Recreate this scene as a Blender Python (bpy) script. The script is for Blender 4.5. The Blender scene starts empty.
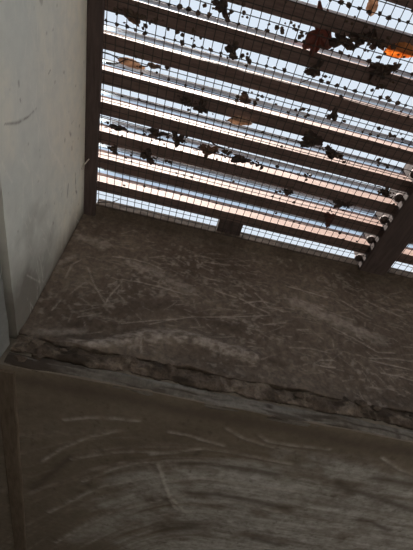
import bpy, bmesh, math, random
import numpy as np
from mathutils import Matrix, Vector

# ------------------------------------------------------------------ camera, sky, sun, exposure
U = 0.05                 # one slat pitch = 5 cm; every length below is given in slat pitches
ZG = 2.25                # height of the slatted vent above the floor (m)
scene = bpy.context.scene
col = scene.collection

def P3(x, y, z):
    return (x * U, y * U, z * U + ZG)

cam_d = bpy.data.cameras.new('camera')
cam = bpy.data.objects.new('camera', cam_d)
col.objects.link(cam)
cam_d.sensor_width = 36.0
cam_d.lens = 400.0 / 550.0 * 36.0
cam_d.clip_start = 0.01
RC = Matrix(((0.97153756, -0.21636547, -0.09644037),
             (-0.22284076, -0.69666805, -0.68190587),
             (0.08035396, 0.68398802, -0.72505423)))
cam.matrix_world = Matrix.Translation(P3(3.2819, -9.6787, -12.9671)) @ RC.to_4x4()
scene.camera = cam

world = bpy.data.worlds.new('world')
scene.world = world
world.use_nodes = True
wn = world.node_tree
wn.nodes.clear()
w_out = wn.nodes.new('ShaderNodeOutputWorld')
w_bg = wn.nodes.new('ShaderNodeBackground')
w_tc = wn.nodes.new('ShaderNodeTexCoord')
w_sep = wn.nodes.new('ShaderNodeSeparateXYZ')
w_rmp = wn.nodes.new('ShaderNodeValToRGB')
wn.links.new(w_tc.outputs['Generated'], w_sep.inputs[0])
wn.links.new(w_sep.outputs['Z'], w_rmp.inputs[0])
wn.links.new(w_rmp.outputs[0], w_bg.inputs[0])
wn.links.new(w_bg.outputs[0], w_out.inputs[0])
e = w_rmp.color_ramp.elements
e[0].position = 0.0;  e[0].color = (0.90, 0.95, 1.0, 1)
e[1].position = 1.0;  e[1].color = (0.78, 0.88, 1.0, 1)
w_bg.inputs[1].default_value = 0.92

sun_d = bpy.data.lights.new('sun', 'SUN')
sun = bpy.data.objects.new('sun', sun_d)
col.objects.link(sun)
sun_d.energy = 29.0
sun_d.angle = math.radians(0.6)
sun_d.color = (1.0, 0.92, 0.84)
sun.rotation_euler = Vector((0.08, 0.004, -1.0)).to_track_quat('-Z', 'Y').to_euler()
sun.location = (0, 0, 6)

scene.view_settings.view_transform = 'Standard'
scene.view_settings.look = 'None'
scene.view_settings.gamma = 1.0
scene.view_settings.use_curve_mapping = False
scene.view_settings.exposure = 0.0

# ------------------------------------------------------------------ helpers
def tag(o, label=None, cat=None, group=None, kind=None):
    if label: o['label'] = label
    if cat: o['category'] = cat
    if group: o['group'] = group
    if kind: o['kind'] = kind
    return o

def mesh_obj(name, verts, faces, mat, parent=None, smooth=False):
    me = bpy.data.meshes.new(name)
    me.from_pydata([tuple(v) for v in verts], [], faces)
    me.update()
    if smooth:
        me.polygons.foreach_set('use_smooth', [True] * len(me.polygons))
    me.materials.append(mat)
    o = bpy.data.objects.new(name, me)
    col.objects.link(o)
    if parent: o.parent = parent
    return o

def box_data(x0, x1, y0, y1, z0, z1, wob=0.0, rng=None, bev=0.0):
    bm = bmesh.new()
    bmesh.ops.create_cube(bm, size=1.0)
    for v in bm.verts:
        v.co.x = x0 if v.co.x < 0 else x1
        v.co.y = y0 if v.co.y < 0 else y1
        v.co.z = z0 if v.co.z < 0 else z1
        if rng:
            v.co += Vector((rng.uniform(-wob, wob), rng.uniform(-wob, wob), rng.uniform(-wob, wob)))
    if bev > 0:
        bmesh.ops.bevel(bm, geom=bm.edges[:], offset=bev, segments=1, affect='EDGES')
    bmesh.ops.recalc_face_normals(bm, faces=bm.faces)
    vs = [P3(*v.co) for v in bm.verts]
    bm.verts.index_update()
    fs = [[v.index for v in f.verts] for f in bm.faces]
    bm.free()
    return vs, fs

def box(name, x0, x1, y0, y1, z0, z1, mat, parent=None, **k):
    vs, fs = box_data(x0, x1, y0, y1, z0, z1, **k)
    return mesh_obj(name, vs, fs, mat, parent)

def lattice_noise(u, v, seed):
    r = np.random.RandomState(seed).rand(256, 256)
    iu = np.floor(u).astype(int); iv = np.floor(v).astype(int)
    fu = u - iu; fv = v - iv
    fu = fu * fu * (3 - 2 * fu); fv = fv * fv * (3 - 2 * fv)
    g = lambda a, b: r[a % 256, b % 256]
    return (g(iu, iv) * (1 - fu) + g(iu + 1, iv) * fu) * (1 - fv) + (g(iu, iv + 1) * (1 - fu) + g(iu + 1, iv + 1) * fu) * fv

def fbm(u, v, seed, octaves=4):
    t = 0; a = 0.5; s = 0
    for i in range(octaves):
        t = t + a * lattice_noise(u * 2 ** i + 13.7 * i, v * 2 ** i + 5.1 * i, seed + i)
        s += a; a *= 0.55
    return t / s

def stroke_mask(Ug, Vg, strokes, soft=1.0, cut=None):
    """strokes: polylines of (u, v, halfwidth); returns 0..1"""
    m = np.zeros_like(Ug)
    for pl in strokes:
        for (a, b) in zip(pl[:-1], pl[1:]):
            pad = 3 * max(a[2], b[2])
            sel = (Ug > min(a[0], b[0]) - pad) & (Ug < max(a[0], b[0]) + pad) & (Vg > min(a[1], b[1]) - pad) & (Vg < max(a[1], b[1]) + pad)
            if not sel.any(): continue
            u = Ug[sel]; v = Vg[sel]
            dx, dy = b[0] - a[0], b[1] - a[1]
            t = np.clip(((u - a[0]) * dx + (v - a[1]) * dy) / (dx * dx + dy * dy + 1e-9), 0, 1)
            d = np.hypot(u - a[0] - t * dx, v - a[1] - t * dy)
            w = a[2] + (b[2] - a[2]) * t
            m[sel] = np.maximum(m[sel], np.exp(-(d / (w * soft)) ** 2))
    return m

def surface(name, us, vs, fn, hgt, masks, mat, back, parent=None):
    """dense relief surface: fn(u, v, h) -> world units; closed behind by a slab `back` thick"""
    us = np.asarray(us, float); vs = np.asarray(vs, float)
    Ug, Vg = np.meshgrid(us, vs)
    H = hgt(Ug, Vg)
    nu, nv = len(us), len(vs)
    X = np.array(fn(Ug, Vg, H)).reshape(3, -1).T
    B = np.array(fn(Ug, Vg, np.full_like(H, -back))).reshape(3, -1).T
    idx = np.arange(nu * nv).reshape(nv, nu)
    quads = np.stack([idx[:-1, :-1], idx[:-1, 1:], idx[1:, 1:], idx[1:, :-1]], -1).reshape(-1, 4)
    rim = np.concatenate([idx[0, :], idx[1:, -1], idx[-1, -2::-1], idx[-2:0:-1, 0]])
    n0 = nu * nv
    rb = B[rim]
    V = np.concatenate([X, rb]) * U
    V[:, 2] += ZG
    faces = quads.tolist()
    m = len(rim)
    for i in range(m):
        j = (i + 1) % m
        faces.append([int(rim[j]), int(rim[i]), n0 + i, n0 + j])
    faces.append([n0 + i for i in range(m)][::-1])
    me = bpy.data.meshes.new(name)
    me.from_pydata(V.tolist(), [], faces)
    att = me.color_attributes.new('marks', 'FLOAT_COLOR', 'POINT')
    R, G, Bc = masks(Ug, Vg, H)
    c = np.zeros((len(V), 4), np.float32)
    c[:n0, 0] = R.ravel(); c[:n0, 1] = G.ravel(); c[:n0, 2] = Bc.ravel(); c[:, 3] = 1
    att.data.foreach_set('color', c.ravel())
    sm = np.zeros(len(faces), bool); sm[:len(quads)] = True
    me.polygons.foreach_set('use_smooth', sm)
    me.update()
    me.materials.append(mat)
    o = bpy.data.objects.new(name, me)
    col.objects.link(o)
    if parent: o.parent = parent
    return o

# ------------------------------------------------------------------ materials
def new_mat(name):
    m = bpy.data.materials.new(name)
    m.use_nodes = True
    n = m.node_tree.nodes
    return m, n, m.node_tree.links, n['Principled BSDF']

def noise(n, l, scale, detail=5, rough=0.6, vec=None, stretch=None):
    t = n.new('ShaderNodeTexNoise')
    t.inputs['Scale'].default_value = scale
    t.inputs['Detail'].default_value = detail
    t.inputs['Roughness'].default_value = rough
    tc = n.new('ShaderNodeTexCoord')
    if stretch:
        mp = n.new('ShaderNodeMapping')
        mp.inputs['Scale'].default_value = stretch
        l.new(tc.outputs['Object'], mp.inputs[0]); l.new(mp.outputs[0], t.inputs[0])
    else:
        l.new(tc.outputs['Object'], t.inputs[0])
    return t

def ramp(n, l, src, stops):
    r = n.new('ShaderNodeValToRGB')
    el = r.color_ramp.elements
    while len(el) < len(stops): el.new(0.5)
    for i, (p, c) in enumerate(stops):
        el[i].position = p; el[i].color = (*c, 1)
    l.new(src, r.inputs[0])
    return r

def mixc(n, l, fac, a, b, blend='MIX'):
    m = n.new('ShaderNodeMix'); m.data_type = 'RGBA'; m.blend_type = blend
    for s, v in ((m.inputs['Factor'], fac), (m.inputs['A'], a), (m.inputs['B'], b)):
        if hasattr(v, 'links'): l.new(v, s)
        elif isinstance(v, (int, float)): s.default_value = v
        else: s.default_value = (*v, 1)
    return m.outputs['Result']

def math_n(n, l, op, a, b):
    m = n.new('ShaderNodeMath'); m.operation = op
    for s, v in ((m.inputs[0], a), (m.inputs[1], b)):
        if hasattr(v, 'links'): l.new(v, s)
        else: s.default_value = v
    return m.outputs[0]

def relief_mat(name, c1, c2, c3, light, dark, smear, sc=9, bump=0.35, rough=0.85, speck=0.5):
    m, n, l, b = new_mat(name)
    big = noise(n, l, sc, 6, 0.62)
    fine = noise(n, l, sc * 11, 4, 0.7)
    base = ramp(n, l, big.outputs[0], [(0.32, c1), (0.5, c2), (0.68, c3)]).outputs[0]
    sp = ramp(n, l, fine.outputs[0], [(0.35, (0.62, 0.62, 0.62)), (0.65, (1.3, 1.28, 1.25))]).outputs[0]
    base = mixc(n, l, speck, base, sp, 'MULTIPLY')
    at = n.new('ShaderNodeAttribute'); at.attribute_name = 'marks'
    sep = n.new('ShaderNodeSeparateColor'); l.new(at.outputs['Color'], sep.inputs[0])
    brk = ramp(n, l, fine.outputs[0], [(0.3, (0.35,) * 3), (0.62, (1,) * 3)]).outputs[0]
    f = math_n(n, l, 'MULTIPLY', sep.outputs[2], brk)
    base = mixc(n, l, f, base, smear)
    base = mixc(n, l, sep.outputs[1], base, dark)
    f = math_n(n, l, 'MULTIPLY', sep.outputs[0], brk)
    base = mixc(n, l, f, base, light)
    l.new(base, b.inputs['Base Color'])
    b.inputs['Roughness'].default_value = rough
    b.inputs['Specular IOR Level'].default_value = 0.25
    bp = n.new('ShaderNodeBump'); bp.inputs['Strength'].default_value = bump; bp.inputs['Distance'].default_value = 0.002
    l.new(fine.outputs[0], bp.inputs['Height']); l.new(bp.outputs[0], b.inputs['Normal'])
    return m

def wood_mat(name, c1, c2, c3, stretch, sc=30, rough=0.8, bump=0.4):
    m, n, l, b = new_mat(name)
    g = noise(n, l, sc, 6, 0.65, stretch=stretch)
    base = ramp(n, l, g.outputs[0], [(0.3, c1), (0.5, c2), (0.7, c3)]).outputs[0]
    l.new(base, b.inputs['Base Color'])
    b.inputs['Roughness'].default_value = rough
    b.inputs['Specular IOR Level'].default_value = 0.2
    bp = n.new('ShaderNodeBump'); bp.inputs['Strength'].default_value = bump; bp.inputs['Distance'].default_value = 0.001
    l.new(g.outputs[0], bp.inputs['Height']); l.new(bp.outputs[0], b.inputs['Normal'])
    return m

def leaf_mat(name, c1, c2, trans=0.35):
    m, n, l, b = new_mat(name)
    g = noise(n, l, 90, 4, 0.6)
    base = ramp(n, l, g.outputs[0], [(0.35, c1), (0.65, c2)]).outputs[0]
    l.new(base, b.inputs['Base Color'])
    b.inputs['Roughness'].default_value = 0.75
    t = n.new('ShaderNodeBsdfTranslucent'); l.new(base, t.inputs['Color'])
    mx = n.new('ShaderNodeMixShader'); mx.inputs[0].default_value = trans
    l.new(b.outputs[0], mx.inputs[1]); l.new(t.outputs[0], mx.inputs[2])
    l.new(mx.outputs[0], n['Material Output'].inputs[0])
    return m

M_BROWN = relief_mat('brown_plaster', (0.098, 0.077, 0.061), (0.136, 0.109, 0.088), (0.176, 0.144, 0.116),
                     (0.42, 0.37, 0.33), (0.06, 0.044, 0.034), (0.47, 0.42, 0.38), sc=8, speck=0.8)
M_CEIL = relief_mat('smeared_board', (0.165, 0.140, 0.112), (0.20, 0.172, 0.138), (0.23, 0.205, 0.168),
                    (0.52, 0.50, 0.47), (0.11, 0.09, 0.072), (0.64, 0.66, 0.655), sc=7, bump=0.15, speck=0.35)
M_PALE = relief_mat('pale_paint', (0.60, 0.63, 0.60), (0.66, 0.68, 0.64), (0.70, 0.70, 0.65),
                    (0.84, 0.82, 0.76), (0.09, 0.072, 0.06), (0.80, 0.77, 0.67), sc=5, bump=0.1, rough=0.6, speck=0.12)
M_LIP = relief_mat('crumbled_mortar', (0.075, 0.058, 0.046), (0.11, 0.086, 0.068), (0.17, 0.138, 0.113),
                   (0.3, 0.25, 0.2), (0.04, 0.03, 0.022), (0.26, 0.22, 0.19), sc=22, bump=0.6, speck=0.8)
M_BATTEN = wood_mat('weathered_batten', (0.10, 0.085, 0.07), (0.20, 0.185, 0.165), (0.27, 0.25, 0.225), (1, 12, 12), 14)
M_STRIP = wood_mat('brown_strip', (0.10, 0.078, 0.058), (0.14, 0.112, 0.085), (0.17, 0.138, 0.107), (12, 1, 12), 14)
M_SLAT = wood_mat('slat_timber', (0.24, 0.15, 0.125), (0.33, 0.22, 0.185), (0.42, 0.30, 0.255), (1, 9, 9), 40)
M_SLAT_SHADE = wood_mat('slat_shaded_underside', (0.11, 0.075, 0.068), (0.155, 0.108, 0.096), (0.20, 0.145, 0.13), (1, 9, 9), 40)  # timber darkened for the undersides, their shade put into the colour
M_FRAME = wood_mat('frame_timber', (0.055, 0.042, 0.040), (0.085, 0.064, 0.060), (0.11, 0.085, 0.078), (9, 1, 9), 22)
M_ROOM = relief_mat('room_plaster', (0.22, 0.20, 0.17), (0.27, 0.25, 0.21), (0.32, 0.29, 0.25),
                    (0.4, 0.4, 0.4), (0.1, 0.1, 0.1), (0.3, 0.3, 0.3), sc=3)
M_FLOOR = relief_mat('earth_floor', (0.05, 0.042, 0.034), (0.07, 0.058, 0.046), (0.09, 0.075, 0.06),
                     (0.4, 0.4, 0.4), (0.1, 0.1, 0.1), (0.3, 0.3, 0.3), sc=4)
M_GROUND = relief_mat('bounce_ground', (0.34, 0.335, 0.325), (0.40, 0.395, 0.385), (0.45, 0.445, 0.43),
                     (0.4, 0.4, 0.4), (0.1, 0.1, 0.1), (0.3, 0.3, 0.3), sc=1)  # for the unseen ground added as a sunlight reflector
M_METAL, n_, l_, b_ = new_mat('zinc_flashing')
b_.inputs['Base Color'].default_value = (0.70, 0.80, 0.90, 1)
b_.inputs['Metallic'].default_value = 1.0
b_.inputs['Roughness'].default_value = 0.32
M_WIRE, n_, l_, b_ = new_mat('rusty_wire')
b_.inputs['Base Color'].default_value = (0.02, 0.016, 0.014, 1)
b_.inputs['Roughness'].default_value = 0.7
M_NAIL, n_, l_, b_ = new_mat('nail_steel')
b_.inputs['Base Color'].default_value = (0.55, 0.52, 0.48, 1)
b_.inputs['Metallic'].default_value = 0.7
b_.inputs['Roughness'].default_value = 0.5
M_LITTER = leaf_mat('litter_brown', (0.05, 0.032, 0.022), (0.10, 0.065, 0.045), 0.2)
M_L = dict(
    red=leaf_mat('leaf_red_brown', (0.085, 0.03, 0.022), (0.15, 0.055, 0.04), 0.3),
    dark=leaf_mat('leaf_dark_brown', (0.03, 0.02, 0.016), (0.065, 0.042, 0.034), 0.15),
    orange=leaf_mat('leaf_orange', (0.42, 0.15, 0.04), (0.72, 0.36, 0.12), 0.5),
    tan=leaf_mat('leaf_tan', (0.24, 0.16, 0.11), (0.50, 0.37, 0.28), 0.35),
    brown=leaf_mat('leaf_mid_brown', (0.09, 0.06, 0.045), (0.17, 0.115, 0.085), 0.3))

# ------------------------------------------------------------------ marks on the walls (scratches, stains, brushed plaster), surface coordinates
WALL_MARKS = {'light': [[(0.04, -3.78, 0.029), (0.04, -3.09, 0.031), (0.24, -2.76, 0.032)], [(0.55, -3.03, 0.031), (1.0, -3.8, 0.029), (1.59, -4.56, 0.027)], [(1.81, -3.56, 0.03), (1.58, -4.26, 0.028), (1.55, -4.58, 0.027)], [(1.24, -2.26, 0.033), (1.9, -2.15, 0.034), (2.54, -2.19, 0.034), (3.0, -2.31, 0.034)], [(1.79, -3.29, 0.031), (2.61, -3.24, 0.031), (3.5, -3.27, 0.031)], [(0.9, -5.26, 0.026), (1.53, -4.92, 0.027)], [(2.24, -5.16, 0.026), (2.92, -4.88, 0.027), (3.69, -4.57, 0.028)], [(3.1, -4.96, 0.027), (3.69, -4.59, 0.028), (4.46, -4.27, 0.029), (5.51, -3.99, 0.03), (6.47, -3.7, 0.031), (7.14, -3.47, 0.032)], [(3.03, -3.21, 0.031), (3.5, -3.29, 0.031), (4.12, -3.35, 0.031)], [(6.03, -2.97, 0.033), (6.48, -3.18, 0.033), (7.11, -3.39, 0.033)], [(6.9, -3.95, 0.031), (7.71, -3.67, 0.032)], [(4.52, -2.28, 0.034), (5.23, -2.33, 0.034)], [(2.53, -1.88, 0.035), (3.01, -1.66, 0.035)], [(8.58, -5.18, 0.029), (8.84, -4.96, 0.029), (9.33, -4.86, 0.03)], [(8.58, -5.18, 0.029), (8.93, -5.19, 0.029), (9.35, -5.16, 0.029)], [(9.56, -3.43, 0.034), (10.28, -3.7, 0.034), (11.11, -4.1, 0.033), (11.78, -3.99, 0.034)], [(10.71, -4.45, 0.032), (11.58, -4.27, 0.033), (12.42, -4.19, 0.034)], [(10.74, -4.54, 0.032), (11.5, -4.57, 0.032), (12.29, -4.59, 0.033)], [(11.01, -4.99, 0.031), (11.62, -4.98, 0.031), (12.15, -5.01, 0.032)], [(7.8, -4.71, 0.029), (8.41, -4.6, 0.03), (9.13, -4.57, 0.031)], [(7.87, -1.76, 0.037), (8.56, -1.83, 0.038), (9.52, -1.92, 0.038)], [(10.46, -3.2, 0.035), (10.45, -3.57, 0.034), (10.62, -3.71, 0.034)], [(8.12, -3.88, 0.032), (8.56, -3.77, 0.032)], [(6.18, -3.17, 0.033), (6.86, -2.87, 0.034), (7.35, -2.93, 0.034)], [(6.6, -2.55, 0.034), (7.08, -3.06, 0.033), (7.65, -3.19, 0.033)], [(4.6, -1.47, 0.036), (5.59, -1.32, 0.037)], [(8.37, -2.39, 0.036), (9.22, -2.61, 0.036)], [(5.09, -2.84, 0.033), (5.88, -2.96, 0.033)], [(10.06, -1.9, 0.038), (11.26, -2.5, 0.038)], [(0.19, -4.75, 0.027), (0.1, -5.2, 0.026)], [(11.17, -1.58, 0.04), (12.74, -2.1, 0.04)], [(9.53, -2.67, 0.036), (10.54, -2.79, 0.036)]], 'smear': [[(0.77, -6.46, 0.152), (1.82, -6.09, 0.191), (3.19, -5.41, 0.275), (4.43, -5.18, 0.286), (5.58, -5.29, 0.252), (6.58, -5.4, 0.181)], [(0.1, -6.16, 0.125), (1.25, -5.68, 0.132)], [(-0.13, -1.7, 0.229), (0.82, -1.78, 0.275)], [(-0.36, -3.17, 0.122), (0.0, -2.68, 0.127)], [(1.89, -2.37, 0.176), (3.05, -2.7, 0.217), (4.2, -3.11, 0.213)], [(7.96, -2.51, 0.283), (9.48, -2.98, 0.28), (11.33, -3.53, 0.279)]], 'dark': [[(0.75, -5.69, 0.082), (1.31, -5.35, 0.102)], [(6.41, -5.24, 0.11), (7.57, -5.5, 0.146)], [(2.07, -4.65, 0.255), (3.61, -3.99, 0.274), (6.06, -4.43, 0.234)]]}
CEIL_MARKS = {'light': [[(1.24, 1.95, 0.058), (1.93, 1.6, 0.056), (2.72, 1.41, 0.056), (3.41, 1.32, 0.056)], [(0.58, 4.52, 0.07), (1.28, 3.43, 0.064), (2.0, 2.62, 0.061), (2.83, 2.02, 0.059)], [(1.53, 4.08, 0.068), (2.47, 3.46, 0.065), (3.51, 2.94, 0.063), (4.3, 2.8, 0.063)], [(0.83, 8.26, 0.09), (1.74, 6.85, 0.082), (2.64, 5.55, 0.076), (3.74, 4.7, 0.072), (4.51, 4.07, 0.069)], [(1.98, 5.41, 0.075), (2.89, 4.28, 0.069), (3.71, 3.58, 0.066), (4.37, 3.27, 0.065)], [(1.13, 11.04, 0.106), (2.12, 9.16, 0.095), (3.19, 7.41, 0.086), (4.81, 5.85, 0.079)], [(4.36, 1.59, 0.057), (4.92, 1.59, 0.058), (5.59, 1.69, 0.059), (6.1, 1.78, 0.06)], [(5.95, 0.9, 0.056), (6.64, 1.24, 0.058), (7.31, 1.39, 0.059), (8.11, 1.38, 0.059)], [(6.96, 0.94, 0.056), (7.29, 1.14, 0.058), (8.02, 1.13, 0.058), (9.2, 0.97, 0.059)], [(4.0, 2.96, 0.064), (4.7, 2.61, 0.062), (5.57, 2.09, 0.061), (6.42, 2.05, 0.061), (7.46, 2.12, 0.062), (8.39, 2.12, 0.063)], [(4.31, 3.48, 0.066), (4.83, 4.94, 0.074), (5.4, 6.29, 0.081), (5.83, 6.47, 0.083), (5.13, 5.59, 0.077), (5.57, 5.2, 0.076)], [(10.88, 0.91, 0.06), (11.68, 1.33, 0.063), (12.22, 1.47, 0.064)], [(4.63, 3.76, 0.068), (5.68, 3.15, 0.066), (6.86, 2.57, 0.064)], [(4.6, 4.59, 0.072), (5.85, 3.88, 0.069), (7.41, 3.84, 0.07), (9.32, 3.68, 0.072)], [(5.58, 5.98, 0.08), (7.24, 5.15, 0.077), (9.17, 5.27, 0.079)]], 'smear': [[(3.41, 4.85, 0.518), (4.83, 3.96, 0.591), (6.67, 3.07, 0.472), (8.62, 2.75, 0.663), (10.15, 1.91, 0.549), (12.76, 2.35, 0.692)], [(2.72, 6.99, 0.477), (4.4, 5.61, 0.551), (6.66, 4.31, 0.618), (9.52, 4.2, 0.956), (12.41, 3.95, 0.985), (13.65, 3.91, 0.892)], [(1.94, 10.52, 0.443), (3.6, 8.15, 0.581), (6.09, 6.63, 0.718), (9.16, 6.39, 1.22), (12.3, 6.14, 1.255), (14.91, 6.12, 1.045)], [(4.24, 10.18, 0.733), (7.82, 8.81, 0.976), (11.03, 8.11, 1.387), (14.93, 7.13, 1.109)], [(7.91, 1.73, 0.218), (9.47, 1.52, 0.307), (11.24, 1.05, 0.307)]], 'dark': [[(2.14, 5.57, 0.162), (2.22, 5.65, 0.163)], [(1.95, 6.19, 0.141), (2.01, 6.29, 0.142)], [(2.44, 3.26, 0.092), (2.49, 3.27, 0.092)], [(0.27, 6.51, 0.228), (0.87, 5.29, 0.158), (1.52, 3.99, 0.12)], [(5.05, 3.23, 0.164), (5.99, 2.92, 0.162), (7.14, 2.92, 0.235), (8.16, 2.9, 0.19)], [(5.64, 5.03, 0.134), (6.71, 4.81, 0.213), (7.81, 4.8, 0.189), (9.27, 4.91, 0.167)], [(4.47, 6.05, 0.199), (5.05, 5.77, 0.196)], [(5.3, 8.08, 0.456), (6.41, 7.4, 0.441)], [(10.31, 2.71, 0.194), (10.69, 2.92, 0.248), (11.05, 3.15, 0.203)], [(10.99, 3.03, 0.151), (12.09, 3.23, 0.207), (13.5, 3.64, 0.219)], [(12.08, 4.89, 0.145), (12.54, 4.89, 0.117), (13.41, 5.27, 0.182)], [(11.25, 2.05, 0.188), (12.56, 2.01, 0.192)], [(5.4, 2.5, 0.111), (5.47, 2.36, 0.11)], [(8.97, 7.68, 0.264), (10.11, 7.94, 0.204)]]}
PALE_MARKS = {'light': [[(-5.0, -5.93, 0.025), (-4.62, -5.82, 0.027), (-4.19, -5.59, 0.03)], [(-4.43, -3.42, 0.039), (-3.8, -3.28, 0.043)], [(-3.77, -3.21, 0.043), (-2.91, -2.49, 0.051), (-2.28, -2.17, 0.057)], [(-6.09, -3.39, 0.033), (-5.36, -3.56, 0.035)], [(-3.35, -2.87, 0.047), (-2.59, -2.33, 0.054)], [(-4.42, -5.01, 0.031), (-3.91, -4.66, 0.035)]], 'smear': [[(-7.27, -3.5, 0.281), (-6.07, -3.33, 0.329), (-4.57, -3.12, 0.35)], [(-3.6, -3.0, 0.506), (-2.88, -2.49, 0.45)], [(-6.28, -5.37, 0.348), (-4.92, -5.5, 0.341)]], 'dark': [[(-5.53, -5.61, 0.018), (-5.35, -5.15, 0.048), (-5.3, -4.97, 0.053), (-5.21, -4.47, 0.031), (-5.21, -4.01, 0.029)], [(-3.62, -1.79, 0.071), (-3.5, -1.7, 0.073)], [(-5.73, -4.82, 0.027), (-5.68, -4.81, 0.028)], [(-1.95, -1.28, 0.04), (-1.29, -1.18, 0.06)], [(-1.95, -1.99, 0.045), (-1.52, -2.11, 0.069)], [(-1.17, -1.18, 0.069), (-1.01, -1.07, 0.071)], [(-5.77, -3.05, 0.022), (-5.72, -3.19, 0.022)], [(-7.02, -2.54, 0.034), (-7.0, -2.54, 0.034)]]}


SL = math.tan(math.radians(8.0))       # fall of the ceiling
CZ0 = -7.35                            # ceiling height at the shaft's far edge
YW = 0.48                              # far wall of the shaft
XL = -0.44                             # left wall of the shaft
def zc(y): return CZ0 - SL * (y - YW)

# ------------------------------------------------------------------ the shaft and the ceiling
def fine_scratches(seed, n, u0, u1, v0, v1, ang, spread, lmin, lmax, w):
    r = random.Random(seed); out = []
    for i in range(n):
        u = r.uniform(u0, u1); v = r.uniform(v0, v1); a = ang + r.gauss(0, spread); L = r.uniform(lmin, lmax)
        k = r.uniform(-0.15, 0.15)
        mu, mv = u + math.cos(a) * L / 2, v + math.sin(a) * L / 2
        eu, ev = mu + math.cos(a + k) * L / 2, mv + math.sin(a + k) * L / 2
        out.append([(u, v, w), (mu, mv, w), (eu, ev, w)])
    return out

fs_w = fine_scratches(4, 420, 0.3, 14, -5.9, -0.8, -0.03, 0.35, 0.2, 0.9, 0.018) + fine_scratches(5, 60, 0.3, 14, -5.8, -1.5, -0.9, 0.5, 0.2, 0.7, 0.022)

def wall_h(u, v):
    h = 0.10 * (fbm(u * 0.5, v * 0.7, 11) - 0.5) + 0.05 * (fbm(u * 3, v * 3, 21) - 0.5)
    h += 0.12 * stroke_mask(u, v, WALL_MARKS['smear'][:1])
    h += 0.15 * np.exp(-((v + 6.3) / 0.32) ** 2) * (0.6 + 0.9 * fbm(u * 0.9, v * 0 + 2, 17, 3))
    h -= 0.03 * stroke_mask(u, v, WALL_MARKS['light'])
    return h
def wall_m(u, v, h):
    brk = np.clip(fbm(u * 4, v * 4, 71) * 2.4 - 0.5, 0, 1)
    R = 0.95 * stroke_mask(u, v, WALL_MARKS['light'], 0.8) * (0.45 + 0.55 * brk)
    R = np.maximum(R, 0.55 * stroke_mask(u, v, fs_w) * brk)
    G = 0.55 * stroke_mask(u, v, WALL_MARKS['dark'])
    flake = np.clip((fbm(u * 5.5, v * 6.5, 91, 3) - 0.60) * 9, 0, 1) * np.clip(fbm(u * 0.5, v * 0.6, 95) * 2.2 - 0.7, 0, 1)
    streak = fbm(u * 2.2 + 0.5 * v, v * 8, 31, 5)
    m0 = np.clip(2.0 * stroke_mask(u, v, WALL_MARKS['smear'][:1], 1.15) - 2.1 * streak + 0.35, 0, 1) * 0.75 * np.clip(fbm(u * 7, v * 11, 35, 3) * 2.6 - 0.75, 0.15, 1)
    m1 = 0.5 * np.clip(1.5 * stroke_mask(u, v, WALL_MARKS['smear'][1:], 1.3) - 1.6 * fbm(u * 4, v * 7, 33, 4) + 0.2, 0, 1)
    Bm = np.maximum(np.maximum(m0, m1), 0.5 * flake)
    return R, G, Bm
xs = np.concatenate([np.arange(XL, 15, 0.042), np.arange(15, 26.6, 0.5)])
wall_back = surface('wall_far', xs, np.arange(-6.34, -0.05, 0.036), lambda u, v, h: (u, YW - h, v + 0.34 * (fbm(u * 0.7, v * 0 + 5.5, 19, 4) - 0.5) * np.clip((-5.6 - v) / 0.7, 0, 1)), wall_h, wall_m, M_BROWN, 1.6)
tag(wall_back, 'scratched brown plaster wall below the slatted vent', None, None, 'structure')

# left shaft wall, pale
def pale_h(u, v):
    return 0.05 * (fbm(u * 0.4, v * 0.5, 41) - 0.5) + 0.015 * (fbm(u * 2.5, v * 2.5, 43) - 0.5)
fs_p = fine_scratches(8, 160, -9, 0, -5.6, -0.4, 0.12, 0.3, 0.2, 1.4, 0.016)
def pale_m(u, v, h):
    brk = np.clip(fbm(u * 3, v * 5, 73) * 2.4 - 0.6, 0, 1)
    R = np.maximum(0.5 * stroke_mask(u, v, PALE_MARKS['light']), 0.6 * stroke_mask(u, v, fs_p) * brk)
    G = 0.75 * stroke_mask(u, v, PALE_MARKS['dark'], 0.62) * np.clip(fbm(u * 5, v * 5, 89) * 2.2 - 0.1, 0.2, 1)
    G = np.maximum(G, 0.5 * np.clip((fbm(u * 5, v * 5, 93, 2) - 0.83) * 12, 0, 1))
    corner = np.clip(1 - (YW - u) / (0.6 + 1.3 * fbm(v * 1.3, u, 85)), 0, 1)  # dirt and corner shade painted along the far edge
    low_shade = np.clip(1.75 - np.hypot((u - 0.4) / 2.4, (v + 6.0) / 2.6) - 0.9 * (fbm(u * 1.1, v * 1.1, 87, 5) - 0.2), 0, 1)  # noise-edged shade painted into the lower far corner
    G = np.maximum(G, np.maximum(0.9 * corner ** 1.3, 0.8 * low_shade))
    Bm = np.maximum(0.6 * stroke_mask(u, v, PALE_MARKS['smear']), np.clip((v + 3.4 + 1.6 * fbm(u * 0.7, v * 1.5, 97)) / 2.0, 0, 1) * (0.3 + 0.9 * fbm(u * 1.0, v * 3.5, 99)))  # paler and warmer towards the vent: its light put into the colour
    return R, G, Bm
def zp(u): return -6.05 - 0.075 * (u + 4.6)           # lower edge of the pale lining
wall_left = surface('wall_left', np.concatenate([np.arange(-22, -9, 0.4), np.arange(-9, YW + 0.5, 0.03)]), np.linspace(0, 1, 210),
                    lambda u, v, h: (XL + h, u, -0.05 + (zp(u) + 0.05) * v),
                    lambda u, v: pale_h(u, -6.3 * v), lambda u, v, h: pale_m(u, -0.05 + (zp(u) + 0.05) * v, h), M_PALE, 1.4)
# surface() needs a right-handed front; flip where the grid runs the other way
tag(wall_left, 'pale painted side wall of the shaft', None, None, 'structure')

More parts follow.
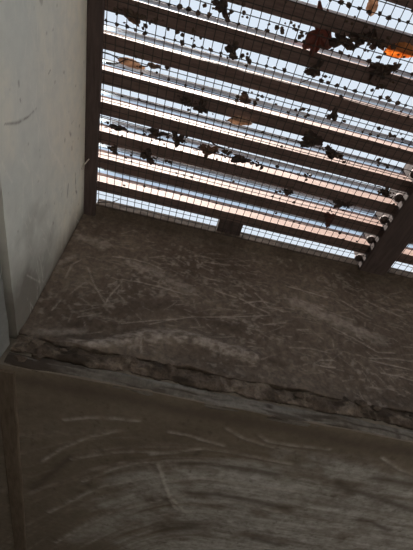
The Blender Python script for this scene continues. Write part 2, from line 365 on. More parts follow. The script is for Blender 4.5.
# far ceiling
cs, cc = math.sin(math.radians(8)), math.cos(math.radians(8))
def ceil_h(u, v):
    return 0.06 * (fbm(u * 0.4, v * 0.4, 51) - 0.5) + 0.03 * (fbm(u * 2.2, v * 2.2, 53) - 0.5) + 0.03 * stroke_mask(u, v, CEIL_MARKS['light'])
def ceil_m(u, v, h):
    brk = np.clip(fbm(u * 1.2, v * 5, 74) * 2.6 - 0.6, 0, 1)
    R = 0.75 * stroke_mask(u, v, CEIL_MARKS['light'], 1.1) * (0.15 + 0.85 * np.clip(fbm(u * 3, v * 6, 445, 4) * 3 - 0.9, 0, 1))
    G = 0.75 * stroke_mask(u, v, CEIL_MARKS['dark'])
    G = np.maximum(G, 0.65 * np.exp(-((v - 0.25 - 0.3 * fbm(u * 0.5, v * 0 + 3, 441, 4)) / 0.28) ** 2))  # batten's shade painted as a dark band along the ceiling edge
    br2 = np.clip(fbm(u * 0.6 - v * 0.12, v * 2.6 + u * 0.25, 61) * 2.6 - 0.75, 0, 1)
    w = v / (1 + 0.035 * np.clip(7 - u, 0, 20) ** 2)           # brush strokes fan out to the left
    fan = fbm(u * 0.45, w * 4.5, 63, 5)
    fan2 = np.clip(fbm(u * 0.3 + 4, w * 7, 65, 4) * 3.2 - 1.05, 0, 1)
    Bm = np.clip(1.5 * stroke_mask(u, v, CEIL_MARKS['smear'], 1.7) - 1.6 * fan + 0.35, 0, 1) * (0.55 + 0.35 * fan2) * np.clip(fbm(u * 1.3, v * 1.6, 449, 4) * 2.4 - 0.35, 0.25, 1)
    Bm = Bm * np.clip((v - 0.9) / 1.2, 0, 1) * np.clip((u - 0.2) / 5.5, 0, 1) ** 0.7
    R = np.maximum(R, 0.35 * np.clip(fbm(u * 0.4 + 9, w * 8, 69, 4) * 5 - 2.9, 0, 1) * np.clip((v - 1.6) / 1.0, 0, 1) * brk)
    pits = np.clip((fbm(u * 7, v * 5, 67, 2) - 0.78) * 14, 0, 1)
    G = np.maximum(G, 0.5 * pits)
    return R, G, Bm
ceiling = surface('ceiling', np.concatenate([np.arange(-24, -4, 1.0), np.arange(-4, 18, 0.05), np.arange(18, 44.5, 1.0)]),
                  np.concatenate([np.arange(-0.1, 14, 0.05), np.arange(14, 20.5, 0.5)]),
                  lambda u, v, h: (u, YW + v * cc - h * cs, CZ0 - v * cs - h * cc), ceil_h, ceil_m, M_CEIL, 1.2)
tag(ceiling, 'grey brown smeared ceiling board beyond the shaft', None, None, 'structure')

def slab(name, x0, x1, y0, y1, th, mat, f=zc):
    vs = []
    for (x, y) in ((x0, y0), (x1, y0), (x1, y1), (x0, y1)):
        vs.append(P3(x, y, f(y)))
    for (x, y) in ((x0, y0), (x1, y0), (x1, y1), (x0, y1)):
        vs.append(P3(x, y, f(y) + th))
    fsx = [[3, 2, 1, 0], [4, 5, 6, 7], [0, 1, 5, 4], [1, 2, 6, 5], [2, 3, 7, 6], [3, 0, 4, 7]]
    o = mesh_obj(name, vs, fsx, mat)
    return tag(o, None, None, None, 'structure')

M_GREY = relief_mat('grey_board', (0.18, 0.185, 0.18), (0.22, 0.225, 0.22), (0.26, 0.265, 0.255), (0.4,) * 3, (0.1,) * 3, (0.3,) * 3, sc=6, bump=0.2, speck=0.3)
slab('ceiling', -24, XL - 0.6, -22, YW + 0.6, 1.3, M_GREY)
slab('ceiling', 26.6, 44, -22, YW - 0.12, 0.5, M_ROOM)
slab('ceiling', -24, 44, -52, -22.0, 0.5, M_ROOM, f=lambda y: zc(-22))
# shaft walls out of view
box('wall_right', 26.2, 27.2, -22, YW, zc(YW) + 0.3, -0.05, M_PALE)['kind'] = 'structure'
box('wall_near', XL, 26.2, -23, -22.0, zc(-22), -0.05, M_BROWN)['kind'] = 'structure'
# room below
ZF = -ZG / U
box('floor', -25, 45, -53, 21, ZF - 1, ZF, M_FLOOR)['kind'] = 'structure'
box('wall_room_left', -25, -24, -53, 21, ZF, 1.0, M_ROOM)['kind'] = 'structure'
# right wall; unseen doorway added to bring yard light onto the pale wall
RY0, RY1, RZ1 = -13.0, -3.0, 36.0
box('wall_room_right', 44, 45, -53, RY0, ZF, 1.0, M_ROOM)['kind'] = 'structure'
box('wall_room_right', 44, 45, RY1, 21, ZF, 1.0, M_ROOM)['kind'] = 'structure'
box('wall_room_right', 44, 45, RY0, RY1, ZF + RZ1, 1.0, M_ROOM)['kind'] = 'structure'
tag(box('ground', -400, 400, -400, 400, ZF - 2.5, ZF - 1.05, M_GROUND), 'unseen pale ground added outside to bounce sunlight into the room', None, None, 'structure')
box('wall_room_far', -24, 44, 20, 21, ZF, zc(20) + 0.4, M_ROOM)['kind'] = 'structure'
# rear wall; unseen open doorway added to let in fill light
DX0, DX1, DH = (3.0, 14.0, 38.0)
box('wall_room_rear', -24, DX0, -53, -52, ZF, 1.0, M_ROOM)['kind'] = 'structure'
box('wall_room_rear', DX1, 44, -53, -52, ZF, 1.0, M_ROOM)['kind'] = 'structure'
box('wall_room_rear', DX0, DX1, -53, -52, ZF + DH, 1.0, M_ROOM)['kind'] = 'structure'

# ------------------------------------------------------------------ rough edge of the opening
def profile_sweep(name, ts, prof, to_world, mat, masks=None):
    """prof(t array) -> list of (a, b) arrays going round a closed section"""
    ring = prof(ts)
    k = len(ring); n = len(ts)
    V = []
    for i in range(n):
        for (a, b) in ring:
            V.append(P3(*to_world(ts[i], a[i], b[i])))
    F = []
    for i in range(n - 1):
        for j in range(k):
            q = (j + 1) % k
            F.append([i * k + j, i * k + q, (i + 1) * k + q, (i + 1) * k + j])
    F.append([j for j in range(k)][::-1]); F.append([(n - 1) * k + j for j in range(k)])
    bm = bmesh.new()
    bv = [bm.verts.new(v) for v in V]
    for f in F: bm.faces.new([bv[i] for i in f])
    bmesh.ops.recalc_face_normals(bm, faces=bm.faces)
    me = bpy.data.meshes.new(name); bm.to_mesh(me); bm.free()
    me.materials.append(mat)
    o = bpy.data.objects.new(name, me); col.objects.link(o)
    return o

tx = np.arange(XL + 0.02, 26.0, 0.07)
def N(t, f, s, o=4): return fbm(t * f, np.full_like(t, 3.3), s, o) - 0.5
def prof_surface(name, pts, nv, amp, seed, fu, fv, mat, colours):
    """dense relief along a bent section pts [(y, z)...], running in x"""
    pts = np.array(pts, float)
    d = np.concatenate([[0], np.cumsum(np.hypot(*np.diff(pts, axis=0).T))]); Ltot = d[-1]
    def fn(u, v, h):
        y = np.interp(v, d, pts[:, 0]); z = np.interp(v, d, pts[:, 1])
        e_ = 0.03
        ty = np.interp(v + e_, d, pts[:, 0]) - np.interp(v - e_, d, pts[:, 0]); tz = np.interp(v + e_, d, pts[:, 1]) - np.interp(v - e_, d, pts[:, 1])
        ln = np.hypot(ty, tz) + 1e-6
        ny, nz = tz / ln, -ty / ln                      # outward: towards the viewer's side
        return u, y + ny * h, z + nz * h + 0.10 * (fbm(u * 0.5, v * 0 + seed, 108, 3) - 0.5)
    hf = lambda u, v: amp * (fbm(u * fu, v * fv, seed, 5) - 0.5) * np.clip(v / 0.12, 0.15, 1) * np.clip((Ltot - v) / 0.12, 0.15, 1)
    o = surface(name, np.concatenate([np.arange(XL + 0.02, 15, 0.045), np.arange(15, 26.0, 0.5)]), np.linspace(0, Ltot, nv), fn, hf,
                lambda u, v, h: colours(u, v / Ltot, h / amp), mat, 0.25)
    return o
def lip_c(u, v, h):
    R = np.clip((fbm(u * 1.5, v * 3, 401, 4) - 0.58) * 6, 0, 0.6)
    G = np.clip((0.46 - fbm(u * 1.1, v * 2.5, 403, 4)) * 7, 0, 0.85)
    Bm = np.clip((fbm(u * 3, v * 2, 405, 3) - 0.6) * 5, 0, 0.5)
    return R, G, Bm
tag(prof_surface('trim_1', [(YW + 0.12, -6.12), (YW + 0.02, -6.20), (YW - 0.08, -6.42), (YW - 0.14, -6.66), (YW - 0.10, -6.84), (YW + 0.06, -6.90)], 34, 0.42, 411, 2.2, 2.6, M_LIP, lip_c),
    'crumbling brown mortar lip along the foot of the scratched wall', None, None, 'structure')
def bat_c(u, v, h):
    brown = np.clip((2.2 - u) / 1.2, 0, 1) * 0.95
    G = np.maximum(np.clip((0.44 - fbm(u * 0.7, v * 5, 413, 4)) * 8, 0, 0.8), brown * np.clip(fbm(u * 2, v * 2, 415) * 2 + 0.1, 0, 1))
    crack = np.exp(-((v - 0.45 - 0.5 * (fbm(u * 0.35, v * 0 + 1, 417, 4) - 0.5)) / 0.035) ** 2) * np.clip(fbm(u * 0.6, v * 0 + 7, 419) * 4 - 1.7, 0, 1)
    G = np.maximum(G, crack)
    G = np.maximum(G, np.exp(-(((u - 6.95) / 0.10) ** 2 + ((v - 0.42) / 0.16) ** 2)))
    G = np.maximum(G, np.exp(-(((u - 10.9) / 0.08) ** 2 + ((v - 0.5) / 0.35) ** 2)) * 0.8)
    R = np.clip((fbm(u * 1.2, v * 9, 421, 4) - 0.6) * 6, 0, 0.6)
    return R, G, np.clip((fbm(u * 0.5, v * 4, 423, 4) - 0.45) * 4, 0, 0.9) * (1 - brown)
M_BATT2 = relief_mat('weathered_batten_face', (0.12, 0.105, 0.088), (0.165, 0.152, 0.135), (0.21, 0.195, 0.175),
                     (0.27, 0.255, 0.235), (0.055, 0.043, 0.034), (0.235, 0.23, 0.215), sc=12, bump=0.5, speck=0.6)
tag(prof_surface('trim_2', [(YW + 0.06, -6.92), (YW - 0.10, -6.95), (YW - 0.13, -7.02), (YW - 0.13, -7.25), (YW - 0.09, -7.32), (YW + 0.10, -7.35)], 26, 0.10, 431, 1.2, 6.0, M_BATT2, bat_c),
    'weathered grey timber batten under the mortar lip', None, None, 'structure')
# left edge: rough trim under the pale wall
ty = np.arange(-21.9, YW - 0.15, 0.08)
def left_prof(t):
    top = -6.34 - 0.075 * (t + 4.6) + 0.05 * N(t, 2, 131)
    bot = CZ0 - SL * (t - YW) - 0.06
    fx = XL - 0.02 + 0.04 * N(t, 1.5, 133)
    return [(np.full_like(t, XL - 0.7), top), (fx - 0.1, top), (fx, top - 0.08), (fx - 0.03, (top + bot) / 2), (fx - 0.06, bot + 0.05), (fx - 0.14, bot), (np.full_like(t, XL - 0.7), bot)]
tag(profile_sweep('trim_3', ty, left_prof, lambda t, a, b: (a, t, b), M_GREY), 'grey rough edge trim below the pale side wall', None, None, 'structure')
# brown cover strip on the far ceiling
ts = np.arange(YW + 0.1, 19.5, 0.15)
def strip_prof(t):
    z = CZ0 - SL * (t - YW)
    a = -0.62 + 0.03 * N(t, 1, 141); b = -0.12 + 0.05 * N(t, 1.3, 142)
    return [(a, z + 0.1), (a, z - 0.06), (a + 0.03, z - 0.09), (b - 0.03, z - 0.09), (b, z - 0.06), (b, z + 0.1)]
tag(profile_sweep('trim_4', ts, strip_prof, lambda t, a, b: (a, t, b), M_STRIP), 'thin brown cover strip running along the ceiling joint', None, None, 'structure')
lip_clods = random.Random(77)
def clod_data(cx, cy, cz, r, rng, flat=1.0):
    bm = bmesh.new()
    bmesh.ops.create_icosphere(bm, subdivisions=2, radius=1.0)
    for v in bm.verts:
        k = 0.7 + 0.45 * rng.random()
        v.co = Vector((v.co.x * r * k * 1.4, v.co.y * r * k * flat, v.co.z * r * k * 0.8)) + Vector((cx, cy, cz))
    vs = [P3(*v.co) for v in bm.verts]
    bm.verts.index_update()
    fs = [[v.index for v in f.verts] for f in bm.faces]
    bm.free()
    return vs, fs
trim1 = bpy.data.objects['trim_1']
for i, (x, z, r) in enumerate([(0.15, -6.55, .16), (0.5, -6.75, .12), (-0.2, -6.8, .15), (-0.15, -6.45, .13), (0.35, -6.95, .12), (-0.05, -7.1, .14), (0.9, -6.6, .1), (2.9, -6.55, .09), (5.2, -6.5, .08), (7.9, -6.55, .13), (8.2, -6.62, .1), (9.9, -6.4, .16), (10.4, -6.45, .13), (12.3, -6.75, .15), (11.6, -6.5, .1), (12.8, -6.6, .14)]):
    vs, fsx = clod_data(x, YW - 0.13, z, r, lip_clods, 0.7)
    mesh_obj('mortar_lump', vs, fsx, M_LIP, trim1)

# ------------------------------------------------------------------ slatted vent: frame, slats with zinc upstands, wire mesh
vent = bpy.data.objects.new('slatted_vent', None)
col.objects.link(vent)
tag(vent, 'dark timber slatted vent with wire mesh underneath, closing the top of the shaft', 'vent')
YN = -9.6        # vent cut short; the open shaft nearer than this is added, unseen, for skylight
box('stile', XL, 0.0, YN, YW + 0.3, -0.24, -0.01, M_FRAME, vent, bev=0.03)
box('stile', 25.7, 26.2, YN, YW, -0.24, 1.15, M_FRAME, vent, bev=0.03)
box('rail', 0.0, 25.7, -0.02, YW + 0.3, -0.12, 0.30, M_BROWN, vent, bev=0.02)
box('rail', 0.0, 25.7, YN - 0.4, YN, -0.12, 1.1, M_FRAME, vent, bev=0.02)
box('mullion', 10.97, 12.13, YN, 0.1, -0.30, 1.15, M_FRAME, vent, bev=0.04)
SW, SHW, SHT = 0.43, 0.80, 1.24        # slat width, timber height, top of the zinc upstand
def slat_mesh(name, x0, x1, seed):
    r = np.random.RandomState(seed)
    n = max(int((x1 - x0) / 0.6), 3)
    t = np.linspace(x0, x1, n)
    j = lambda a: (fbm(t * 0.6, np.full_like(t, seed * 1.7), 200 + seed, 3) - 0.5) * a
    prof = [(0.0 + j(.03), 0.0 + j(.02)), (SW + j(.03), 0.0 + j(.02)), (SW - 0.01 + 0 * t, SHW + 0 * t), (0.14 + 0 * t, SHW + 0 * t), (0.015 + j(.03), 0.035 + j(.02))]
    V = []; F = []; k = len(prof)
    for i in range(n):
        for a, b in prof:
            V.append((t[i] * U, float(a[i]) * U, float(b[i]) * U))
    for i in range(n - 1):
        for q in range(k):
            p2 = (q + 1) % k
            F.append([i * k + q, (i + 1) * k + q, (i + 1) * k + p2, i * k + p2])
    F.append(list(range(k))); F.append([(n - 1) * k + q for q in range(k)][::-1])
    bm = bmesh.new(); bv = [bm.verts.new(v) for v in V]
    for f in F: bm.faces.new([bv[i] for i in f])
    bmesh.ops.recalc_face_normals(bm, faces=bm.faces)
    me = bpy.data.meshes.new(name); bm.to_mesh(me); bm.free()
    me.materials.append(M_SLAT); me.materials.append(M_SLAT_SHADE)      # undersides take a darker copy of the timber, shade put into the colour
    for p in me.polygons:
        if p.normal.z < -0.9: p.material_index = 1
    return me
def zinc_mesh(name, x0, x1):
    pts = [(0.165, SHW - 0.02), (0.160, SHT - 0.10), (0.10, SHT - 0.10), (0.10, SHT), (0.20, SHT), (0.195, SHW - 0.02)]
    k = len(pts)
    V = [(x * U, a * U, b * U) for x in (x0, x1) for a, b in pts]
    F = [[q, k + q, k + (q + 1) % k, (q + 1) % k] for q in range(k)] + [list(range(k)), [k + q for q in range(k)][::-1]]
    bm = bmesh.new(); bv = [bm.verts.new(v) for v in V]
    for f in F: bm.faces.new([bv[i] for i in f])
    bmesh.ops.recalc_face_normals(bm, faces=bm.faces)
    me = bpy.data.meshes.new(name); bm.to_mesh(me); bm.free()
    me.materials.append(M_METAL); me.materials.append(M_FRAME)
    for p in me.polygons:
        if p.center.z > (SHT - 0.08) * U: p.material_index = 1
    return me
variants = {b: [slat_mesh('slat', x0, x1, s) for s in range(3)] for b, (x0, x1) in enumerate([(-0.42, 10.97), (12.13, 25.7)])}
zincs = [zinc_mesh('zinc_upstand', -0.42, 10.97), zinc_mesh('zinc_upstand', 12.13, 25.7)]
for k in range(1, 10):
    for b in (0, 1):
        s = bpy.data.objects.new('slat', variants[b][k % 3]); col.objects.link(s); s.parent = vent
        s.location = (0, -k * U, ZG)
        z = bpy.data.objects.new('zinc_upstand', zincs[b]); col.objects.link(z); z.parent = s
# rounded dowel ends against the mullion
def dowel_data(x, y, z0, z1, r):
    bm = bmesh.new()
    bmesh.ops.create_cone(bm, cap_ends=True, segments=16, radius1=r, radius2=r, depth=z1 - z0)
    bmesh.ops.bevel(bm, geom=[e for e in bm.edges if abs(e.verts[0].co.z - e.verts[1].co.z) < 1e-5], offset=0.04, segments=2, affect='EDGES')
    bmesh.ops.translate(bm, verts=bm.verts, vec=(x, y, (z0 + z1) / 2))
    vs = [P3(*v.co) for v in bm.verts]
    bm.verts.index_update()
    fs = [[v.index for v in f.verts] for f in bm.faces]
    bm.free(); return vs, fs
for k in range(0, 8):
    vs, fsx = dowel_data(10.83, -k - 0.30, -0.10, 0.12, 0.15)
    mesh_obj('dowel', vs, fsx, M_FRAME, vent, True)
box('bracket', 4.83, 5.80, -0.62, 0.02, -0.02, 0.45, M_FRAME, vent, bev=0.02)
box('bracket_clip', 5.18, 5.34, -0.20, -0.02, -0.22, 0.0, M_FRAME, vent, bev=0.01)
# nail in the left stile
bm = bmesh.new()
bmesh.ops.create_cone(bm, cap_ends=True, segments=8, radius1=0.03, radius2=0.02, depth=0.5)
bmesh.ops.create_cone(bm, cap_ends=True, segments=10, radius1=0.06, radius2=0.06, depth=0.03, matrix=Matrix.Translation((0, 0, -0.25)))
bmesh.ops.transform(bm, matrix=Matrix.Translation((-0.36, -1.85, -0.36)) @ Matrix.Rotation(math.radians(40), 4, 'X') @ Matrix.Rotation(math.radians(25), 4, 'Y'), verts=bm.verts)
bm.verts.index_update()
mesh_obj('nail', [P3(*v.co) for v in bm.verts], [[v.index for v in f.verts] for f in bm.faces], M_NAIL, vent)
bm.free()

# wire mesh: wavy crossing wires, one part
WS = 0.276
rng = np.random.RandomState(5)
def mesh_sag(x, y):
    return -0.17 + 0.09 * (fbm(np.asarray(x) * 0.35 + 9, np.asarray(y) * 0.35 + 4, 301, 2) - 0.5)
MV = []; MF = []
def add_wire(pts, r):
    base = len(MV); n = len(pts)
    d = pts[1] - pts[0]
    side = np.array([0, 1, 0]) if abs(d[0]) > abs(d[1]) else np.array([1, 0, 0])
    up = np.array([0, 0, 1])
    for p in pts:
        for a, b in ((1, 0), (0, 1), (-1, 0), (0, -1)):
            MV.append(P3(*(p + side * a * r + up * b * r)))
    for i in range(n - 1):
        for j in range(4):
            q = (j + 1) % 4
            MF.append([base + i * 4 + j, base + i * 4 + q, base + (i + 1) * 4 + q, base + (i + 1) * 4 + j])
WR = 0.0125
xsw = np.arange(0.02, 25.7, WS * 2)
for jy in range(0, 36):
    y = 0.0 - jy * WS
    yy = y + 0.05 * (fbm(xsw * 0.4, np.full_like(xsw, y * 0.4), 311, 2) - 0.5) + rng.uniform(-0.01, 0.01)
    zz = mesh_sag(xsw, yy)
    add_wire(np.stack([xsw, yy, zz], 1), WR)
ysw = np.arange(0.0, -9.7, -WS * 2)
for jx in range(0, 93):
    x = 0.1 + jx * WS
    xx = x + 0.08 * (fbm(np.full_like(ysw, x * 0.4), ysw * 0.3, 321, 2) - 0.5) + rng.uniform(-0.012, 0.012)
    zz = mesh_sag(xx, ysw) + 0.02
    add_wire(np.stack([xx, ysw, zz], 1), WR)
tag(mesh_obj('wire_mesh', MV, MF, M_WIRE, vent), 'square rusty wire mesh stretched under the slats', None, None, 'stuff')

# ------------------------------------------------------------------ dead leaves caught on the mesh
def leaf(name, x, y, length, width, yaw, lobes, curl, crumple, mat, label, seed, tilt=(0, 0), z=None, stalk=0.3):
    r = random.Random(seed)
    na, nr = 40, 6
    V = [(0, 0, 0)]
    ph = [r.uniform(0, 6.28) for _ in range(4)]
    for i in range(1, nr + 1):
        t = i / nr
        for j in range(na):
            a = 2 * math.pi * j / na
            if lobes >= 3:
                R = 0.62 + 0.38 * abs(math.cos(a * lobes / 2.0)) ** 0.8
                R *= 1 + 0.10 * math.sin(11 * a + ph[0])
            else:
                R = 1.0 + 0.05 * math.sin(17 * a + ph[0])
                R *= 1 - 0.35 * abs(math.sin(a)) ** 0.5 * (0.5 + 0.5 * math.cos(a)) * 0.4
            R *= 1 + crumple * 0.28 * math.sin(3 * a + ph[1]) * t
            px, py = math.cos(a) * R * t * length / 2, math.sin(a) * R * t * width / 2
            pz = curl * (py / width * 2) ** 2 * width * 0.5 + curl * 0.4 * (px / length * 2) ** 2 * length * 0.3
            pz += crumple * 0.10 * length * t * (math.sin(4 * a + ph[2] + 3 * t) + 0.6 * math.sin(9 * a + ph[3]))
            pz -= 0.015 * (1 if abs(py) < 0.03 else 0)
            V.append((px, py, pz))
    F = []
    for j in range(na): F.append([0, 1 + j, 1 + (j + 1) % na])
    for i in range(nr - 1):
        for j in range(na):
            q = (j + 1) % na
            F.append([1 + i * na + j, 1 + (i + 1) * na + j, 1 + (i + 1) * na + q, 1 + i * na + q])
    m = Matrix.Rotation(yaw, 3, 'Z') @ Matrix.Rotation(tilt[0], 3, 'X') @ Matrix.Rotation(tilt[1], 3, 'Y')
    P = [m @ Vector(v) for v in V]
    if z is None: z = float(mesh_sag(x, y)) + 0.045 - min(p.z for p in P)
    o = mesh_obj(name, [p * U for p in P], F, mat, None, True)
    o.location = P3(x, y, z)
    sol = o.modifiers.new('thickness', 'SOLIDIFY'); sol.thickness = 0.0005
    tag(o, label, 'leaf', 'dead leaves caught on the wire mesh')
    if stalk > 0:
        pv = []; pf = []
        n = 6
        for i in range(n):
            t = i / (n - 1)
            c = m @ Vector((-length / 2 * 0.9 - t * stalk, 0.06 * math.sin(t * 2 + ph[0]), 0.03 * t + V[1 + (nr - 1) * na + na // 2][2]))
            w = 0.022 * (1 - 0.3 * t)
            for aa in range(4):
                pv.append((c + Vector((0, math.cos(aa * 1.571) * w, math.sin(aa * 1.571) * w))) * U)
        for i in range(n - 1):
            for aa in range(4):
                q = (aa + 1) % 4
                pf.append([i * 4 + aa, i * 4 + q, (i + 1) * 4 + q, (i + 1) * 4 + aa])
        pf.append([3, 2, 1, 0]); pf.append([n * 4 - 4, n * 4 - 3, n * 4 - 2, n * 4 - 1])
        mesh_obj('stalk', pv, pf, M_L['dark'], o)
    return o

D = math.radians
LEAVES = [
 # x, y, length, width, yaw, lobes, curl, crumple, colour, tilt, stalk, label
 (5.98, -7.45, 1.35, 0.75, D(82), 5, .25, .7, 'red', (0, .1), .25, 'largest reddish-brown lobed dead leaf, hanging across a slat near the top edge'),
 (6.60, -7.45, 0.75, 0.45, D(10), 3, .3, 1.0, 'dark', (0, 0), .2, 'small dark crumpled leaf touching the right side of the large reddish-brown leaf'),
 (8.35, -7.62, 0.95, 0.42, D(-8), 2, .35, .3, 'orange', (0, 0), .2, 'bright orange dead leaf at the right edge of the picture'),
 (7.02, -8.45, 0.65, 0.30, D(75), 2, .4, .4, 'tan', (0, 0), .2, 'narrow tan and brown leaf standing upright in the topmost gap'),
 (7.10, -7.62, 0.60, 0.42, D(-20), 3, .3, 1.1, 'dark', (0, 0), .15, 'ragged dark leaf, left one of the tangle beside the orange leaf'),
 (7.58, -7.66, 0.62, 0.40, D(30), 5, .3, 1.1, 'dark', (0, 0), .15, 'ragged dark leaf lying closest to the left of the orange leaf'),
 (8.08, -6.98, 0.95, 0.55, D(-25), 3, .3, .7, 'dark', (.1, 0), .2, 'wide dark brown leaf covering a slat just below the orange leaf'),
 (6.22, -6.55, 0.60, 0.40, D(-65), 3, .4, .9, 'dark', (0, .2), .25, 'curled dark leaf drooping below the large reddish-brown leaf'),
 (0.86, -5.38, 0.85, 0.24, D(3), 2, .9, .2, 'tan', (0, 0), .55, 'rolled tan leaf in the second gap from the top beside the left stile'),
 (1.55, -5.50, 0.40, 0.16, D(-5), 2, .5, .5, 'brown', (0, 0), .25, 'small brown leaf scrap at the right tip of the rolled tan leaf'),
 (1.92, -3.42, 0.75, 0.33, D(-12), 3, .3, .9, 'dark', (0, 0), .15, 'dark jagged leaf in the gap two below the rolled tan leaf'),
 (1.72, -2.52, 0.60, 0.45, D(60), 3, .3, .9, 'dark', (0, 0), .2, 'dark crumpled leaf third gap from the bottom, closer to the left stile'),
 (0.52, -2.48, 0.40, 0.30, D(40), 3, .3, .8, 'dark', (0, 0), .1, 'tiny dark leaf scrap against the left stile, third gap from the bottom'),
 (2.68, -4.72, 0.48, 0.34, D(10), 3, .3, .9, 'dark', (0, 0), .1, 'dark shrivelled leaf, left of a close pair in the middle of the vent'),
 (3.20, -4.66, 0.42, 0.50, D(20), 5, .3, .9, 'dark', (0, 0), .1, 'dark shrivelled leaf, right of a close pair in the middle of the vent'),
 (4.52, -4.56, 0.80, 0.30, D(-6), 2, .5, .3, 'tan', (0, 0), .15, 'pale beige leaf lying flat in the middle of the vent'),
 (2.65, -3.42, 0.50, 0.50, D(15), 5, .2, 1.0, 'dark', (0, 0), .25, 'star-shaped dark leaf with spread points between two jagged leaves'),
 (3.75, -3.32, 0.75, 0.42, D(-10), 3, .3, .9, 'brown', (0, 0), .2, 'brown torn leaf right of the star-shaped dark leaf'),
 (4.90, -3.27, 0.75, 0.30, D(-12), 2, .3, .6, 'dark', (0, 0), .1, 'long dark leaf lying along a slat below the pale beige leaf'),
 (6.95, -4.55, 0.85, 0.60, D(-15), 3, .2, .4, 'dark', (0, 0), .1, 'broad dark wedge-shaped leaf blocking the gap right of centre'),
 (7.85, -4.28, 0.80, 0.34, D(15), 3, .3, .8, 'dark', (0, 0), .2, 'dark leaf with a raised tip right of the wedge-shaped leaf'),
 (4.45, -5.28, 0.45, 0.34, D(30), 3, .3, .6, 'brown', (0, 0), .1, 'greyish brown leaf scrap just above the pale beige leaf'),
 (8.85, -1.80, 0.75, 0.42, D(75), 3, .3, .5, 'red', (0, 0), .2, 'small reddish-brown leaf hanging over the second slat from the bottom'),
 (9.00, -2.52, 0.75, 0.36, D(-15), 3, .3, .9, 'dark', (0, 0), .2, 'dark crumpled leaf just above the small reddish-brown leaf'),
 (6.92, -2.50, 0.40, 0.28, D(0), 3, .3, .8, 'dark', (0, 0), .1, 'tiny dark leaf scrap low down, midway between bracket and mullion'),
 (3.15, -7.45, 0.60, 0.42, D(50), 5, .3, 1.1, 'dark', (0, 0), .2, 'black ragged leaf at the top edge, left of the large reddish-brown leaf'),
 (3.72, -6.48, 0.45, 0.35, D(70), 3, .3, 1.0, 'dark', (0, 0), .15, 'dark crumpled leaf midway along the gap just above the rolled tan leaf'),
 (0.78, -6.62, 0.65, 0.40, D(20), 3, .3, 1.0, 'brown', (0, 0), .2, 'brown ragged leaf in the top left corner of the vent'),
 (10.20, -3.42, 0.50, 0.36, D(15), 3, .3, .9, 'dark', (0, 0), .2, 'dark leaf caught beside the mullion'),
 (7.27, -5.50, 0.32, 0.42, D(15), 3, .3, .5, 'dark', (0, 0), .1, 'dark square leaf scrap above the wedge-shaped leaf'),
 (0.62, -3.28, 0.60, 0.22, D(-5), 2, .3, .8, 'dark', (0, 0), .2, 'thin dark leaf scrap against the left stile, midway up the vent'),
]
for i, L in enumerate(LEAVES):
    leaf('dead_leaf', L[0], L[1], L[2], L[3], L[4], L[5], L[6], L[7], M_L[L[8]], L[11], 40 + i, L[9], None, L[10])

# crumbs of leaf mould sitting on the wires
LV = []; LF = []
r = random.Random(12)
def crumb(x, y, s):
    base = len(LV)
    z = float(mesh_sag(x, y)) + 0.03
    bm = bmesh.new(); bmesh.ops.create_icosphere(bm, subdivisions=1, radius=1.0)
    for v in bm.verts:
        k = r.uniform(0.5, 1.2)
        LV.append(P3(x + v.co.x * s * k * 1.2, y + v.co.y * s * k, z + v.co.z * s * k * 0.6))
    for f in bm.faces: LF.append([base + v.index for v in f.verts])
    bm.free()
for row in range(1, 9):                       # each gap holds a drift of crumbs on its middle wire
    yg = -row - 0.30
    jy = round(-yg / WS)
    for jx in range(0, 40):
        x = 0.1 + jx * WS
        pr = 0.85 if row >= 6 else 0.4
        if r.random() < pr: crumb(x + r.uniform(-.03, .03), -jy * WS + r.uniform(-.02, .02), r.uniform(0.03, 0.065) * (1.35 if row >= 6 else 1.0))
        if r.random() < 0.25: crumb(x + r.uniform(-.1, .1), -(jy + r.choice([-1, 1])) * WS + r.uniform(-.1, .1), r.uniform(0.02, 0.06))
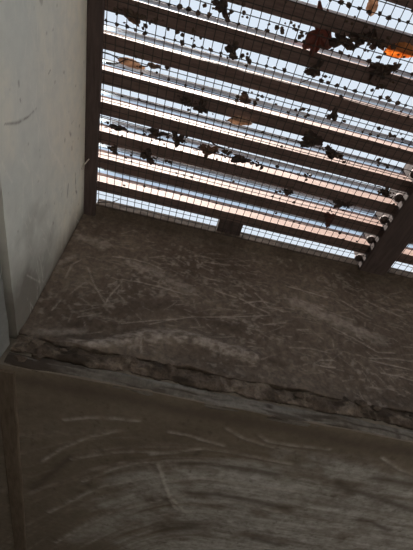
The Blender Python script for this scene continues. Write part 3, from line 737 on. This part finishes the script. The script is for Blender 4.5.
for L in LEAVES:
    if L[8] in ('dark', 'brown'):
        for i in range(7):
            crumb(L[0] + r.gauss(0, .35), L[1] + r.gauss(0, .14), r.uniform(.025, .075))
for (x, y, nn) in [(4.96, -7.35, 8), (8.4, -6.62, 10), (9.4, -5.46, 8), (4.89, -5.44, 8), (4.31, -3.4, 12), (3.45, -7.5, 10), (2.3, -2.55, 8), (5.6, -3.3, 10), (6.2, -5.4, 6), (1.2, -6.6, 8), (2.5, -6.5, 8), (3.9, -6.4, 10), (7.3, -3.3, 8), (9.6, -4.4, 8), (5.6, -7.4, 8), (6.9, -7.5, 10), (7.9, -7.6, 8)]:
    for i in range(nn):
        crumb(x + r.gauss(0, .22), y + r.gauss(0, .10), r.uniform(.03, .08))
lit = mesh_obj('leaf_litter', LV, LF, M_LITTER)
tag(lit, 'dark crumbs of leaf litter scattered over the wire mesh', 'litter', None, 'stuff')

# thin twigs
def twig(x, y, yaw, L, label, seed):
    rr = random.Random(seed); pts = []
    n = 7
    for i in range(n):
        t = i / (n - 1) - 0.5
        pts.append(Vector((t * L, 0.05 * math.sin(5 * t + seed), 0.01 * rr.random())))
    V = []; F = []
    for i, p in enumerate(pts):
        w = 0.028 * (1 - 0.5 * i / n)
        for a in range(5):
            V.append((p + Vector((0, math.cos(a * 1.2566) * w, math.sin(a * 1.2566) * w))) * U)
    for i in range(n - 1):
        for a in range(5):
            q = (a + 1) % 5
            F.append([i * 5 + a, i * 5 + q, (i + 1) * 5 + q, (i + 1) * 5 + a])
    F.append([4, 3, 2, 1, 0]); F.append([n * 5 - 5 + a for a in range(5)])
    o = mesh_obj('twig', V, F, M_L['dark'])
    o.location = P3(x, y, float(mesh_sag(x, y)) + 0.05); o.rotation_euler.z = yaw
    tag(o, label, 'twig', 'twigs caught on the wire mesh')
twig(0.5, -0.28, D(-28), 0.9, 'short dark twig in the lowest gap beside the left stile', 1)
twig(0.45, -5.35, D(-20), 0.7, 'thin dark twig left of the rolled tan leaf', 2)
twig(4.1, -3.55, D(25), 0.8, 'thin bent twig beside the brown torn leaf', 3)
